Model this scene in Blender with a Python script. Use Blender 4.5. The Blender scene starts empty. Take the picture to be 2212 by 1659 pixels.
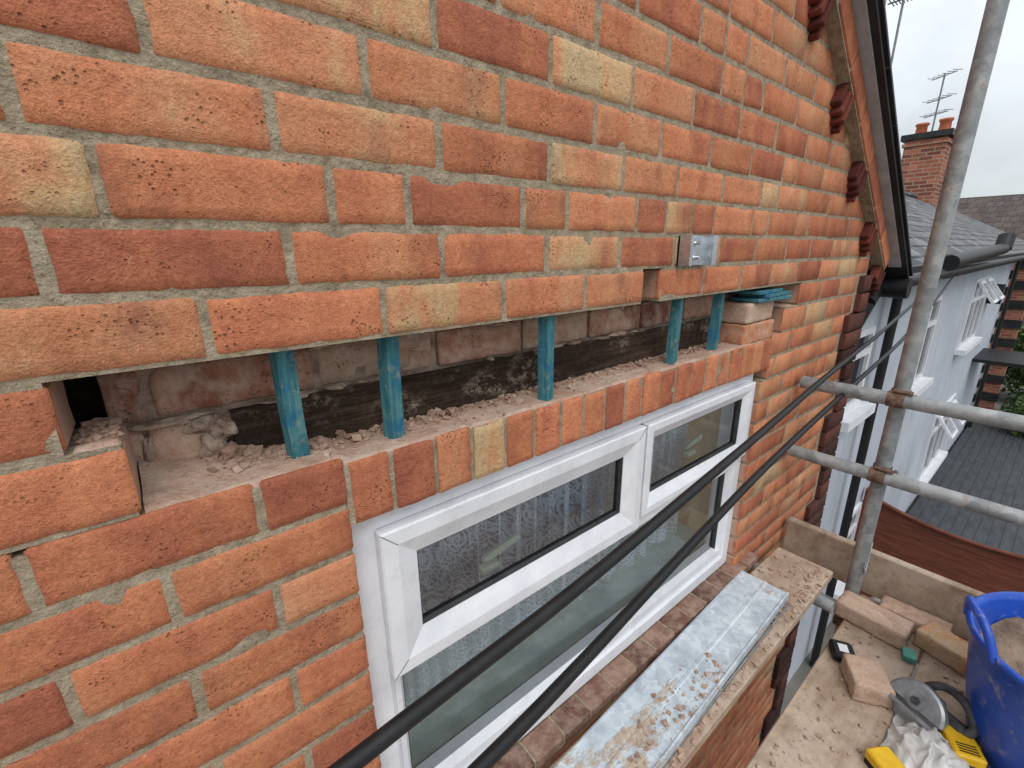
import bpy, math, random
from mathutils import Vector, Matrix, noise
random.seed(7)
S=bpy.context.scene
S.view_settings.view_transform='Standard'; S.view_settings.look='None'; S.view_settings.exposure=0

# ---------------------------------------------------------------- helpers
class MB:
    def __init__(s): s.v=[]; s.f=[]; s.c=[]; s.sm=[]
    def add(s,vs,fs,c=(0.5,0.5,0.5),smooth=False):
        o=len(s.v); s.v.extend([tuple(p) for p in vs])
        for f in fs:
            s.f.append([o+i for i in f]); s.c.append(c); s.sm.append(smooth)
    def box(s,x0,x1,y0,y1,z0,z1,c=(0.5,0.5,0.5),M=None,b=0.0):
        if b>0:
            vs=[]
            for z,i in ((z0,b),(z0+b,0),(z1-b,0),(z1,b)):
                X0,X1,Y0,Y1=x0+i,x1-i,y0+i,y1-i
                vs+=[(X0+b,Y0,z),(X1-b,Y0,z),(X1,Y0+b,z),(X1,Y1-b,z),(X1-b,Y1,z),(X0+b,Y1,z),(X0,Y1-b,z),(X0,Y0+b,z)]
            fs=[list(range(7,-1,-1)),list(range(24,32))]
            for k in range(3):
                for i in range(8):
                    j=(i+1)%8; fs.append([k*8+i,k*8+j,k*8+8+j,k*8+8+i])
        else:
            vs=[(x0,y0,z0),(x1,y0,z0),(x1,y1,z0),(x0,y1,z0),(x0,y0,z1),(x1,y0,z1),(x1,y1,z1),(x0,y1,z1)]
            fs=[(3,2,1,0),(4,5,6,7),(0,1,5,4),(1,2,6,5),(2,3,7,6),(3,0,4,7)]
        if M is not None: vs=[M@Vector(p) for p in vs]
        s.add(vs,fs,c)
    def tube(s,a,b,r,n=16,c=(0.5,0.5,0.5),r2=None,caps=True,hollow=False):
        a=Vector(a);b=Vector(b); r2=r if r2 is None else r2
        d=(b-a).normalized(); u=d.orthogonal().normalized(); w=d.cross(u)
        vs=[]
        for p,rr in ((a,r),(b,r2)):
            for i in range(n):
                t=2*math.pi*i/n; vs.append(p+u*rr*math.cos(t)+w*rr*math.sin(t))
        fs=[[i,(i+1)%n,n+(i+1)%n,n+i] for i in range(n)]
        s.add(vs,fs,c,True)
        if hollow:
            for p,sg in ((a,1),(b,-1)):
                vv=[]
                for rr,off in ((r,0),(r*0.86,0),(r*0.86,0.05)):
                    for i in range(n):
                        t=2*math.pi*i/n; vv.append(p+d*sg*off+u*rr*math.cos(t)+w*rr*math.sin(t))
                ff=[]
                for k in range(2):
                    for i in range(n): ff.append([k*n+i,k*n+(i+1)%n,k*n+n+(i+1)%n,k*n+n+i])
                ff.append([2*n+i for i in range(n)])
                s.add(vv,ff,(0,0,0))
        elif caps:
            s.add(vs[:n],[list(range(n-1,-1,-1))],c); s.add(vs[n:],[list(range(n))],c)
    def lathe(s,prof,cen,n=48,c=(0.5,0.5,0.5)):
        vs=[]
        for r,z in prof:
            for i in range(n):
                t=2*math.pi*i/n; vs.append((cen[0]+r*math.cos(t),cen[1]+r*math.sin(t),cen[2]+z))
        fs=[]
        for k in range(len(prof)-1):
            for i in range(n): fs.append([k*n+i,k*n+(i+1)%n,(k+1)*n+(i+1)%n,(k+1)*n+i])
        s.add(vs,fs,c,True)
    def obj(s,name,mat,parent=None,M=None):
        me=bpy.data.meshes.new(name); me.from_pydata(s.v,[],s.f)
        me.materials.append(mat)
        at=me.color_attributes.new('rnd','FLOAT_COLOR','CORNER')
        dat=[]
        for p,c in zip(me.polygons,s.c):
            for _ in range(p.loop_total): dat.extend((c[0],c[1],c[2],1.0))
        at.data.foreach_set('color',dat)
        me.polygons.foreach_set('use_smooth',s.sm)
        me.update()
        o=bpy.data.objects.new(name,me); S.collection.objects.link(o)
        if parent: o.parent=parent
        if M is not None: o.matrix_world=M
        return o
def empty(name):
    o=bpy.data.objects.new(name,None); S.collection.objects.link(o); return o
def polytube(name,pts,r,mat,parent=None,smooth=True):
    cu=bpy.data.curves.new(name,'CURVE'); cu.dimensions='3D'; cu.bevel_depth=r; cu.bevel_resolution=5; cu.use_fill_caps=True
    sp=cu.splines.new('NURBS' if smooth else 'POLY'); sp.points.add(len(pts)-1)
    for i,p in enumerate(pts): sp.points[i].co=(p[0],p[1],p[2],1)
    if smooth: sp.order_u=3; sp.use_endpoint_u=True; sp.resolution_u=8
    cu.materials.append(mat)
    o=bpy.data.objects.new(name,cu); S.collection.objects.link(o)
    if parent: o.parent=parent
    return o

# ---------------------------------------------------------------- node DSL
class NT:
    def __init__(s,name):
        s.m=bpy.data.materials.new(name); s.m.use_nodes=True; s.t=s.m.node_tree
        s.t.nodes.clear(); s.out=s.t.nodes.new('ShaderNodeOutputMaterial')
    def n(s,ty,**k):
        x=s.t.nodes.new('ShaderNode'+ty)
        for a,b in k.items(): setattr(x,a,b)
        return x
    def L(s,a,b): s.t.links.new(a,b)
    def setin(s,sock,v):
        if isinstance(v,bpy.types.NodeSocket): s.L(v,sock)
        else: sock.default_value=v
    def math(s,op,a,b=0.0,clamp=False):
        x=s.n('Math',operation=op,use_clamp=clamp); s.setin(x.inputs[0],a); s.setin(x.inputs[1],b); return x.outputs[0]
    def mr(s,v,a,b,c,d):
        x=s.n('MapRange'); s.setin(x.inputs[0],v)
        for i,q in enumerate((a,b,c,d)): s.setin(x.inputs[i+1],q)
        return x.outputs[0]
    def mix(s,f,a,b,mode='MIX'):
        x=s.n('Mix',data_type='RGBA',blend_type=mode); s.setin(x.inputs[0],f)
        for i,q in ((6,a),(7,b)):
            if not isinstance(q,bpy.types.NodeSocket): q=(q[0],q[1],q[2],1)
            s.setin(x.inputs[i],q)
        return x.outputs[2]
    def pos(s): return s.n('NewGeometry').outputs['Position']
    def vmul(s,v,m):
        x=s.n('VectorMath',operation='MULTIPLY'); s.L(v,x.inputs[0]); x.inputs[1].default_value=m; return x.outputs[0]
    def vadd(s,v,m):
        x=s.n('VectorMath',operation='ADD'); s.L(v,x.inputs[0]); s.setin(x.inputs[1],m); return x.outputs[0]
    def noise(s,v,sc,det=3,rough=0.55):
        x=s.n('TexNoise'); s.L(v,x.inputs['Vector']); x.inputs['Scale'].default_value=sc
        x.inputs['Detail'].default_value=det; x.inputs['Roughness'].default_value=rough; return x.outputs['Fac']
    def vor(s,v,sc,feat='F1'):
        x=s.n('TexVoronoi',feature=feat); s.L(v,x.inputs['Vector']); x.inputs['Scale'].default_value=sc; return x
    def ramp(s,f,stops,interp='LINEAR'):
        x=s.n('ValToRGB'); s.L(f,x.inputs[0]); cr=x.color_ramp; cr.interpolation=interp
        while len(cr.elements)<len(stops): cr.elements.new(0.5)
        for e,(p,c) in zip(cr.elements,stops): e.position=p; e.color=(c[0],c[1],c[2],1)
        return x.outputs[0]
    def bump(s,h,st,dist=0.001,nrm=None):
        x=s.n('Bump'); x.inputs['Strength'].default_value=st; x.inputs['Distance'].default_value=dist
        s.L(h,x.inputs['Height'])
        if nrm is not None: s.L(nrm,x.inputs['Normal'])
        return x.outputs[0]
    def bsdf(s,col,rough=0.8,metal=0.0,nrm=None,spec=0.3,**kw):
        x=s.n('BsdfPrincipled')
        if not isinstance(col,bpy.types.NodeSocket): col=(col[0],col[1],col[2],1)
        s.setin(x.inputs['Base Color'],col); s.setin(x.inputs['Roughness'],rough); s.setin(x.inputs['Metallic'],metal)
        x.inputs['Specular IOR Level'].default_value=spec
        if nrm is not None: s.L(nrm,x.inputs['Normal'])
        for k,v in kw.items(): s.setin(x.inputs[k],v)
        s.L(x.outputs[0],s.out.inputs[0]); return x

def mat_brick(name,stops,dusty=True,burn=True,stripe=0.95,near=True,frost=0.0):
    m=NT(name); P=m.pos()
    at=m.n('Attribute',attribute_name='rnd'); sp=m.n('SeparateColor'); m.L(at.outputs['Color'],sp.inputs[0])
    r,g,b=sp.outputs
    cb=m.n('CombineXYZ'); m.L(m.math('MULTIPLY',b,37.0),cb.inputs[0]); m.L(m.math('MULTIPLY',b,11.0),cb.inputs[1]); m.L(m.math('MULTIPLY',g,23.0),cb.inputs[2])
    Q=m.vadd(P,cb.outputs[0])
    n1=m.noise(m.vmul(Q,(12,6,2.5)),1.0,2,0.5)
    n1b=m.noise(m.vmul(Q,(30,20,24)),1.0,3,0.6)
    f=m.math('ADD',r,m.math('MULTIPLY',m.math('SUBTRACT',n1,0.5),stripe))
    f=m.math('ADD',f,m.math('MULTIPLY',m.math('SUBTRACT',n1b,0.5),0.55))
    col=m.ramp(f,stops)
    tone=m.mr(g,0,1,0.86,1.10)
    cc=m.n('CombineColor');
    for i in range(3): m.L(tone,cc.inputs[i])
    col=m.mix(1.0,col,cc.outputs[0],'MULTIPLY')
    if burn:
        nb=m.noise(m.vmul(Q,(10,8,6)),1.0,3,0.55)
        bf=m.mr(nb,0.56,0.76,0.0,0.62)
        col=m.mix(bf,col,(0.20,0.072,0.050))
    mot=m.noise(P,110,4,0.75); mc=m.ramp(mot,[(0.3,(0.78,0.76,0.74)),(0.5,(1.0,1.0,1.0)),(0.7,(1.16,1.18,1.20))])
    col=m.mix(1.0,col,mc,'MULTIPLY')
    fine=m.noise(P,420,2,0.7)
    fc=m.ramp(fine,[(0.32,(0.84,0.82,0.80)),(0.68,(1.14,1.15,1.16))])
    col=m.mix(1.0,col,fc,'MULTIPLY')
    h=m.math('ADD',m.math('MULTIPLY',fine,0.8),m.math('MULTIPLY',mot,1.6))
    h=m.math('ADD',h,m.math('MULTIPLY',n1b,1.2))
    if near:
        gn=m.noise(Q,18,1)
        gate=m.mr(gn,0.53,0.67,0,1)
        v1=m.vor(P,150).outputs['Distance']; pit=m.mr(v1,0.13,0.27,1,0); pit=m.math('MULTIPLY',pit,gate,True)
        v3=m.vor(m.vmul(P,(1,1,1.5)),44).outputs['Distance']; pit3=m.mr(v3,0.03,0.075,0.9,0)
        pit=m.math('MAXIMUM',pit,pit3)
        col=m.mix(m.math('MULTIPLY',pit,0.58),col,(0.10,0.04,0.025))
        spk=m.mr(mot,0.66,0.73,0,0.45)
        col=m.mix(spk,col,(0.68,0.50,0.38))
        wv=m.noise(m.vmul(Q,(11,15,26)),1.0,2,0.55); cr=m.math('ABSOLUTE',m.math('SUBTRACT',wv,0.5))
        crk=m.mr(cr,0.0,0.006,1,0); crk=m.math('MULTIPLY',crk,m.mr(m.noise(Q,10,1),0.62,0.68,0,1))
        col=m.mix(m.math('MULTIPLY',crk,0.35),col,(0.14,0.055,0.035))
        h=m.math('SUBTRACT',h,m.math('MULTIPLY',pit,1.4)); h=m.math('SUBTRACT',h,m.math('MULTIPLY',crk,0.9))
    if dusty:
        sx=m.n('SeparateXYZ'); m.L(P,sx.inputs[0])
        dn=m.math('ADD',sx.outputs[1],m.math('MULTIPLY',n1b,0.012))
        df=m.mr(dn,0.013,0.024,0,0.9)
        col=m.mix(df,col,(0.50,0.33,0.25))
    if frost>0:
        fd=m.mr(m.noise(P,28,5,0.7),0.40,0.62,0,frost); col=m.mix(fd,col,(0.56,0.42,0.33))
    m.bsdf(col,0.9,0,m.bump(h,1.0,0.0018),0.18)
    return m.m
STOPS=[(0.0,(0.35,0.115,0.070)),(0.25,(0.45,0.155,0.084)),(0.5,(0.555,0.214,0.108)),(0.75,(0.58,0.265,0.142)),(0.92,(0.57,0.36,0.19)),(1.0,(0.52,0.37,0.21))]
M_BR=mat_brick('orange_brick',STOPS)
M_BRIN=mat_brick('inner_brick',[(0,(0.24,0.095,0.065)),(0.5,(0.38,0.18,0.125)),(1,(0.48,0.33,0.24))],dusty=False,frost=0.75,stripe=1.3)
M_LOOSE=mat_brick('salmon_brick',[(0,(0.50,0.27,0.19)),(0.5,(0.52,0.33,0.24)),(1,(0.54,0.42,0.31))],dusty=False,burn=False,stripe=0.4,frost=0.8)
M_ORDUST=mat_brick('dusty_orange_brick',STOPS,dusty=False,burn=False,frost=0.6)
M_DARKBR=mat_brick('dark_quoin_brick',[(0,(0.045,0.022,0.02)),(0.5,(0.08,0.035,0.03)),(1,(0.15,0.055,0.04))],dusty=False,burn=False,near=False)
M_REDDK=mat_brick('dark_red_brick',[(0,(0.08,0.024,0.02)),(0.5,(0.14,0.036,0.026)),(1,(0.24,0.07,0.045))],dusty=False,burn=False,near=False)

def simple(name,c1,c2,sc=20,rough=0.8,bumpst=0.4,bd=0.002,metal=0,stretch=(1,1,1),spec=0.3,det=4,bsc=None):
    m=NT(name)
    P=m.pos()
    Q=m.vmul(P,stretch)
    n=m.noise(Q,sc,det,0.6); col=m.ramp(n,[(0.32,c1),(0.68,c2)])
    h=m.noise(Q,bsc or sc*3,3,0.6)
    m.bsdf(col,rough,metal,m.bump(h,bumpst,bd),spec); return m.m
def mat_mortar():
    m=NT('mortar'); P=m.pos()
    n=m.noise(P,36,5,0.7); col=m.ramp(n,[(0.28,(0.155,0.12,0.08)),(0.5,(0.335,0.27,0.187)),(0.75,(0.50,0.425,0.315))])
    nn=m.noise(P,240,3,0.75); s2=m.mr(nn,0.58,0.68,0,0.7)
    col=m.mix(s2,col,(0.09,0.065,0.045))
    s3=m.mr(nn,0.42,0.32,0,0.5); col=m.mix(s3,col,(0.53,0.46,0.35))
    lg=m.noise(P,2.2,2); col=m.mix(m.mr(lg,0.4,0.65,0,0.3),col,(0.42,0.35,0.26))
    h=m.math('ADD',m.noise(P,170,4,0.7),m.math('MULTIPLY',n,2.4))
    m.bsdf(col,0.95,0,m.bump(h,1.0,0.0035),0.1); return m.m
M_MO=mat_mortar()
def mat_dust():
    m=NT('brick_dust'); P=m.pos()
    n=m.noise(P,16,5,0.65); col=m.ramp(n,[(0.3,(0.38,0.225,0.16)),(0.5,(0.50,0.345,0.265)),(0.72,(0.55,0.43,0.345))])
    n2=m.noise(P,70,4,0.75); col=m.mix(m.mr(n2,0.55,0.68,0,0.55),col,(0.29,0.18,0.13))
    h=m.math('ADD',m.noise(P,150,4,0.75),m.math('MULTIPLY',n2,2))
    m.bsdf(col,0.95,0,m.bump(h,1.0,0.0035),0.1); return m.m
M_DUST=mat_dust()
M_RUB=simple('rubble_mat',(0.26,0.16,0.115),(0.50,0.36,0.28),35,0.95,0.6,0.002)
M_LUMP=simple('broken_bedding_mortar',(0.18,0.115,0.08),(0.50,0.39,0.31),30,0.97,1.0,0.006)
M_VOID=simple('cavity_shade',(0.012,0.008,0.006),(0.05,0.03,0.022),30,0.97,1.0,0.004)  # near-black colour standing in for the shade deep in the cavity
def mat_timber():
    m=NT('old_timber'); P=m.pos()
    n=m.noise(m.vmul(P,(4,30,110)),1,5,0.7); col=m.ramp(n,[(0.3,(0.018,0.012,0.009)),(0.52,(0.065,0.041,0.030)),(0.75,(0.15,0.10,0.074))])
    big=m.noise(P,5,3); col=m.mix(m.mr(big,0.42,0.62,0,0.6),col,(0.018,0.012,0.010))
    d0=m.noise(m.vmul(P,(45,45,60)),1,6,0.85); dg=m.noise(m.vmul(P,(7,7,12)),1,2)
    d=m.math('MULTIPLY',m.mr(d0,0.50,0.62,0,0.75),m.mr(dg,0.48,0.62,0.10,1)); col=m.mix(d,col,(0.37,0.29,0.23))
    h=m.math('ADD',m.noise(m.vmul(P,(12,60,260)),1,4,0.6),d0)
    m.bsdf(col,0.9,0,m.bump(h,1,0.004),0.1); return m.m
M_TIM=mat_timber()
def mat_blue():
    m=NT('blue_stained_wood'); P=m.pos()
    n=m.noise(m.vmul(P,(150,150,12)),1,5,0.7); col=m.ramp(n,[(0.3,(0.022,0.10,0.13)),(0.55,(0.055,0.19,0.215)),(0.8,(0.19,0.30,0.275))])
    n2=m.noise(P,24,2); col=m.mix(m.mr(n2,0.5,0.66,0,0.75),col,(0.012,0.12,0.25))
    d=m.mr(m.noise(P,60,5,0.75),0.54,0.70,0,0.65); col=m.mix(d,col,(0.34,0.31,0.25))
    m.bsdf(col,0.8,0,m.bump(n,0.6,0.0015),0.2); return m.m
M_BLUE=mat_blue()
def mat_pvc():
    m=NT('white_upvc'); P=m.pos()
    n=m.noise(P,7,5,0.65); col=m.ramp(n,[(0.3,(0.62,0.63,0.67)),(0.6,(0.76,0.77,0.80))])
    d=m.mr(m.noise(m.vmul(P,(30,30,30)),1,5,0.75),0.56,0.76,0,0.35); col=m.mix(d,col,(0.42,0.37,0.33))
    m.bsdf(col,0.36,0,None,0.5); return m.m
M_PVC=mat_pvc()
M_BLK=simple('black_plastic',(0.009,0.009,0.010),(0.016,0.016,0.017),30,0.48,0.1,0.001,spec=0.3)
M_GASK=simple('gasket',(0.03,0.03,0.032),(0.06,0.06,0.062),30,0.6,0.1)
def mat_galv(name,mort=None,base=((0.42,0.46,0.50),(0.66,0.72,0.78)),vs=60,metal=0.75,rough=0.42):
    m=NT(name); P=m.pos()
    v=m.vor(P,vs); sc=m.n('SeparateColor'); m.L(v.outputs['Color'],sc.inputs[0])
    f=m.math('ADD',m.math('MULTIPLY',sc.outputs[0],0.25),m.math('MULTIPLY',m.noise(P,12,4,0.65),0.85))
    col=m.ramp(f,[(0.35,base[0]),(0.75,base[1])])
    met=metal; rg=rough; h=m.noise(P,120,3)
    if mort is not None:
        mm=m.noise(m.vmul(P,(5,11,11)),1,7,0.78)
        if mort=='grad':
            sx=m.n('SeparateXYZ'); m.L(P,sx.inputs[0]); th=m.mr(sx.outputs[0],0.6,1.6,0.49,0.62)
            th=m.math('ADD',th,m.mr(sx.outputs[1],-0.20,-0.05,-0.05,0.04))
            mf=m.math('MULTIPLY',m.math('SUBTRACT',mm,th),14.0,True)
        else: mf=m.mr(mm,mort,mort+0.05,0,1)
        mcol=m.ramp(m.noise(P,40,5,0.7),[(0.3,(0.30,0.22,0.16)),(0.7,(0.56,0.47,0.38))])
        col=m.mix(mf,col,mcol); met=m.mr(mf,0,1,metal,0); rg=m.mr(mf,0,1,rough,0.95)
        h=m.math('ADD',h,m.math('MULTIPLY',mf,2.5))
    m.bsdf(col,rg,met,m.bump(h,0.5,0.0015),0.4); return m.m
M_GALV=mat_galv('galvanised_lintel_steel','grad',((0.42,0.48,0.54),(0.68,0.75,0.80)),55,0.3,0.5)
M_BRK=mat_galv('zinc_plate',None,((0.50,0.54,0.58),(0.72,0.76,0.80)),90,0.85,0.3)
M_TUBE=mat_galv('scaffold_tube_steel',0.60,((0.20,0.21,0.215),(0.38,0.39,0.39)),35,0.35,0.6)
M_RUST=simple('rusty_coupler',(0.09,0.045,0.032),(0.24,0.17,0.13),60,0.8,0.7,0.002,metal=0.3)
def mat_board():
    m=NT('scaffold_board'); P=m.pos()
    n=m.noise(m.vmul(P,(3,40,40)),1,5,0.6); col=m.ramp(n,[(0.3,(0.24,0.165,0.11)),(0.7,(0.40,0.30,0.22))])
    d=m.mr(m.noise(P,6,6,0.7),0.38,0.58,0,0.8); col=m.mix(d,col,(0.52,0.415,0.33))
    d2=m.mr(m.noise(P,38,5,0.75),0.54,0.66,0,0.65); col=m.mix(d2,col,(0.28,0.21,0.155))
    m.bsdf(col,0.95,0,m.bump(m.noise(P,110,4,0.7),0.7,0.002),0.1); return m.m
M_BOARD=mat_board()
def mat_lace():
    m=NT('net_curtain'); P=m.pos()
    W=m.vmul(P,(1.35,0.0,1.0))
    v=m.vor(W,75,'DISTANCE_TO_EDGE').outputs['Distance']
    mesh_=m.mr(v,0.03,0.16,0.85,0.42)
    v2=m.vor(W,15); fl=v2.outputs['Distance']; petals=m.math('SINE',m.math('MULTIPLY',fl,34.0)) 
    f2=m.mr(petals,-0.2,0.3,0,0.92); f2=m.math('MULTIPLY',f2,m.mr(m.noise(W,9,2),0.42,0.48,0,1))
    a=m.math('MAXIMUM',mesh_,f2,True)
    a=m.math('MULTIPLY',a,0.95)
    d=m.n('BsdfDiffuse'); d.inputs[0].default_value=(0.70,0.74,0.82,1)
    tr=m.n('BsdfTranslucent'); tr.inputs[0].default_value=(0.72,0.76,0.82,1)
    ms=m.n('MixShader'); ms.inputs[0].default_value=0.15; m.L(d.outputs[0],ms.inputs[1]); m.L(tr.outputs[0],ms.inputs[2])
    t=m.n('BsdfTransparent'); mx=m.n('MixShader'); m.L(a,mx.inputs[0]); m.L(t.outputs[0],mx.inputs[1]); m.L(ms.outputs[0],mx.inputs[2])
    m.L(mx.outputs[0],m.out.inputs[0]); return m.m
M_LACE=mat_lace()
def mat_glass():
    m=NT('window_glass'); lw=m.n('Fresnel'); lw.inputs[0].default_value=1.45
    f=m.math('ADD',m.math('MULTIPLY',lw.outputs[0],1.0),0.01,True)
    t=m.n('BsdfTransparent'); t.inputs[0].default_value=(0.90,0.94,0.93,1); g=m.n('BsdfGlossy'); g.inputs['Roughness'].default_value=0.01
    mx=m.n('MixShader'); m.L(f,mx.inputs[0]); m.L(t.outputs[0],mx.inputs[1]); m.L(g.outputs[0],mx.inputs[2]); m.L(mx.outputs[0],m.out.inputs[0]); return m.m
M_GLASS=mat_glass()
def mat_far_brick(name,c1,c2,mo,sc=1.0):
    m=NT(name); P=m.n('TexCoord').outputs['Object']
    sx=m.n('SeparateXYZ'); m.L(P,sx.inputs[0]); cb=m.n('CombineXYZ'); m.L(m.math('ADD',sx.outputs[0],sx.outputs[1]),cb.inputs[0]); m.L(sx.outputs[2],cb.inputs[1])
    x=m.n('TexBrick'); m.L(cb.outputs[0],x.inputs['Vector']); x.inputs['Scale'].default_value=1
    x.inputs['Brick Width'].default_value=0.225*sc; x.inputs['Row Height'].default_value=0.075*sc; x.inputs['Mortar Size'].default_value=0.009*sc
    x.inputs['Color1'].default_value=(*c1,1); x.inputs['Color2'].default_value=(*c2,1); x.inputs['Mortar'].default_value=(*mo,1)
    col=m.mix(m.mr(m.noise(P,3,4),0.4,0.7,0,0.35),x.outputs[0],(c1[0]*0.4,c1[1]*0.4,c1[2]*0.4))
    m.bsdf(col,0.9); return m.m
M_FBR=mat_far_brick('red_brickwork',(0.42,0.14,0.075),(0.24,0.07,0.045),(0.30,0.24,0.19))
M_CHBR=mat_far_brick('chimney_brickwork',(0.44,0.15,0.08),(0.16,0.05,0.035),(0.32,0.25,0.20),1.7)
def mat_slate(name,c1,c2,ax,w=0.3,h=0.22,lines=(0.02,0.02,0.022)):
    m=NT(name); P=m.n('TexCoord').outputs['Object']
    sx=m.n('SeparateXYZ'); m.L(P,sx.inputs[0]); cb=m.n('CombineXYZ')
    m.L(sx.outputs[0 if ax=='x' else 1],cb.inputs[0]); m.L(sx.outputs[2],cb.inputs[1])
    x=m.n('TexBrick'); m.L(cb.outputs[0],x.inputs['Vector']); x.inputs['Scale'].default_value=1
    x.inputs['Brick Width'].default_value=w; x.inputs['Row Height'].default_value=h*0.5; x.inputs['Mortar Size'].default_value=0.012
    x.inputs['Color1'].default_value=(*c1,1); x.inputs['Color2'].default_value=(*c2,1); x.inputs['Mortar'].default_value=(*lines,1)
    col=m.mix(m.mr(m.noise(P,2.5,6,0.7),0.5,0.68,0,0.55),x.outputs[0],(c2[0]*1.8,c2[1]*1.8,c2[2]*1.6))
    m.bsdf(col,0.75,0,m.bump(x.outputs['Fac'],0.5,0.01)); return m.m
M_SLATE=mat_slate('slate_roof',(0.05,0.053,0.060),(0.16,0.16,0.165),'x')
M_TILE=mat_slate('brown_tile_roof',(0.050,0.038,0.034),(0.08,0.060,0.053),'y',0.3,0.5)
def mat_rend():
    m=NT('white_render'); P=m.pos()
    col=m.ramp(m.noise(P,1.2,4),[(0.3,(0.37,0.40,0.45)),(0.7,(0.48,0.51,0.565))])
    st=m.mr(m.noise(m.vmul(P,(5,5,0.6)),1,5,0.7),0.54,0.72,0,0.45); col=m.mix(st,col,(0.24,0.25,0.26))
    m.bsdf(col,0.9,0,m.bump(m.noise(P,60,3),0.5,0.004)); return m.m
M_REND=mat_rend()
M_BPT=simple('black_paint',(0.012,0.012,0.013),(0.03,0.03,0.032),8,0.5,0.2)
M_WPT=simple('white_paint',(0.62,0.63,0.66),(0.74,0.75,0.78),6,0.5,0.1)
M_UND=simple('grey_undercloak',(0.32,0.32,0.33),(0.50,0.50,0.51),12,0.7,0.2)
M_DGL=simple('dark_window_pane',(0.02,0.025,0.03),(0.07,0.08,0.09),1.0,0.08,0.0,spec=0.6)
M_GRND=simple('ground_paving',(0.10,0.10,0.09),(0.20,0.19,0.17),1.5,0.95,0.4,0.01)
def mat_deck():
    m=NT('grey_decking'); P=m.pos(); sx=m.n('SeparateXYZ'); m.L(P,sx.inputs[0])
    w=m.math('FRACT',m.math('MULTIPLY',sx.outputs[1],6.9)); l=m.mr(w,0.0,0.16,0,1)
    n=m.noise(m.vmul(P,(1,4,1)),3,5,0.7); c=m.ramp(n,[(0.3,(0.030,0.034,0.040)),(0.7,(0.075,0.080,0.088))])
    col=m.mix(l,(0.012,0.012,0.014),c); m.bsdf(col,0.6,0,m.bump(l,0.6,0.01)); return m.m
M_DECK=mat_deck()
def mat_fence():
    m=NT('red_stained_fence'); P=m.pos(); sx=m.n('SeparateXYZ'); m.L(P,sx.inputs[0])
    w=m.math('FRACT',m.math('MULTIPLY',sx.outputs[2],6.0)); l=m.mr(w,0.0,0.10,0.55,1)
    c=m.ramp(m.noise(m.vmul(P,(4,4,30)),1,5,0.7),[(0.3,(0.085,0.026,0.017)),(0.7,(0.20,0.060,0.034))])
    m.bsdf(m.mix(l,(0.04,0.012,0.01),c),0.7,0,m.bump(l,0.3,0.01)); return m.m
M_FENCE=mat_fence()
def mat_tub():
    m=NT('blue_tub_plastic'); P=m.pos()
    col=m.ramp(m.noise(P,8,3),[(0.3,(0.006,0.048,0.33)),(0.7,(0.014,0.08,0.46))])
    d=m.mr(m.noise(P,22,6,0.8),0.55,0.66,0,0.65); col=m.mix(d,col,(0.34,0.32,0.32))
    m.bsdf(col,m.mr(d,0,1,0.36,0.8),0,m.bump(m.noise(P,30,3),0.15,0.001),0.5); return m.m
M_TUB=mat_tub()
M_MUD=simple('wet_mortar',(0.13,0.09,0.06),(0.30,0.22,0.16),14,0.8,1.0,0.01)
M_YEL=simple('yellow_plastic',(0.62,0.36,0.01),(0.76,0.46,0.02),30,0.45,0.1)
M_GREY=simple('grey_cast_metal',(0.24,0.25,0.26),(0.42,0.43,0.45),30,0.4,0.2,metal=0.6)
M_DGREY=simple('dark_grey_housing',(0.035,0.036,0.038),(0.09,0.09,0.095),30,0.55,0.2)
M_CREAM=simple('cream_plastic',(0.74,0.75,0.64),(0.80,0.81,0.70),20,0.4,0.1)
M_POT=simple('terracotta_pot',(0.36,0.10,0.05),(0.50,0.16,0.08),8,0.8,0.2)
M_WALLIN=simple('interior_wall_paint',(0.40,0.31,0.21),(0.48,0.38,0.27),2,0.9,0.1)
M_SILLIN=simple('interior_window_board',(0.26,0.31,0.28),(0.44,0.49,0.45),9,0.4,0.2,0.002)
M_SILL=mat_brick('sill_tile',[(0,(0.10,0.05,0.04)),(0.5,(0.17,0.085,0.065)),(1,(0.26,0.15,0.11))],dusty=False,burn=False,near=False,frost=0.35)
M_MDF=simple('green_block_plastic',(0.05,0.22,0.17),(0.09,0.30,0.24),30,0.6,0.1)
M_ALU=simple('aerial_metal',(0.16,0.16,0.17),(0.26,0.26,0.27),30,0.5,0.1)
def mat_bag():
    m=NT('plastic_bag_film'); d=m.n('BsdfPrincipled'); d.inputs['Base Color'].default_value=(0.70,0.69,0.67,1); d.inputs['Roughness'].default_value=0.3
    P=m.pos(); m.L(m.bump(m.noise(P,40,3,0.6),0.6,0.006),d.inputs['Normal'])
    t=m.n('BsdfTransparent'); mx=m.n('MixShader'); m.L(m.mr(m.noise(P,18,3),0.35,0.65,0.55,0.9),mx.inputs[0]); m.L(t.outputs[0],mx.inputs[1]); m.L(d.outputs[0],mx.inputs[2]); m.L(mx.outputs[0],m.out.inputs[0]); return m.m
M_BAG=mat_bag()
def mat_leaf():
    m=NT('leaves'); P=m.pos(); c=m.ramp(m.noise(P,3,3),[(0.3,(0.025,0.055,0.015)),(0.7,(0.09,0.15,0.04))]); m.bsdf(c,0.7); return m.m
M_LEAF=mat_leaf()

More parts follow.
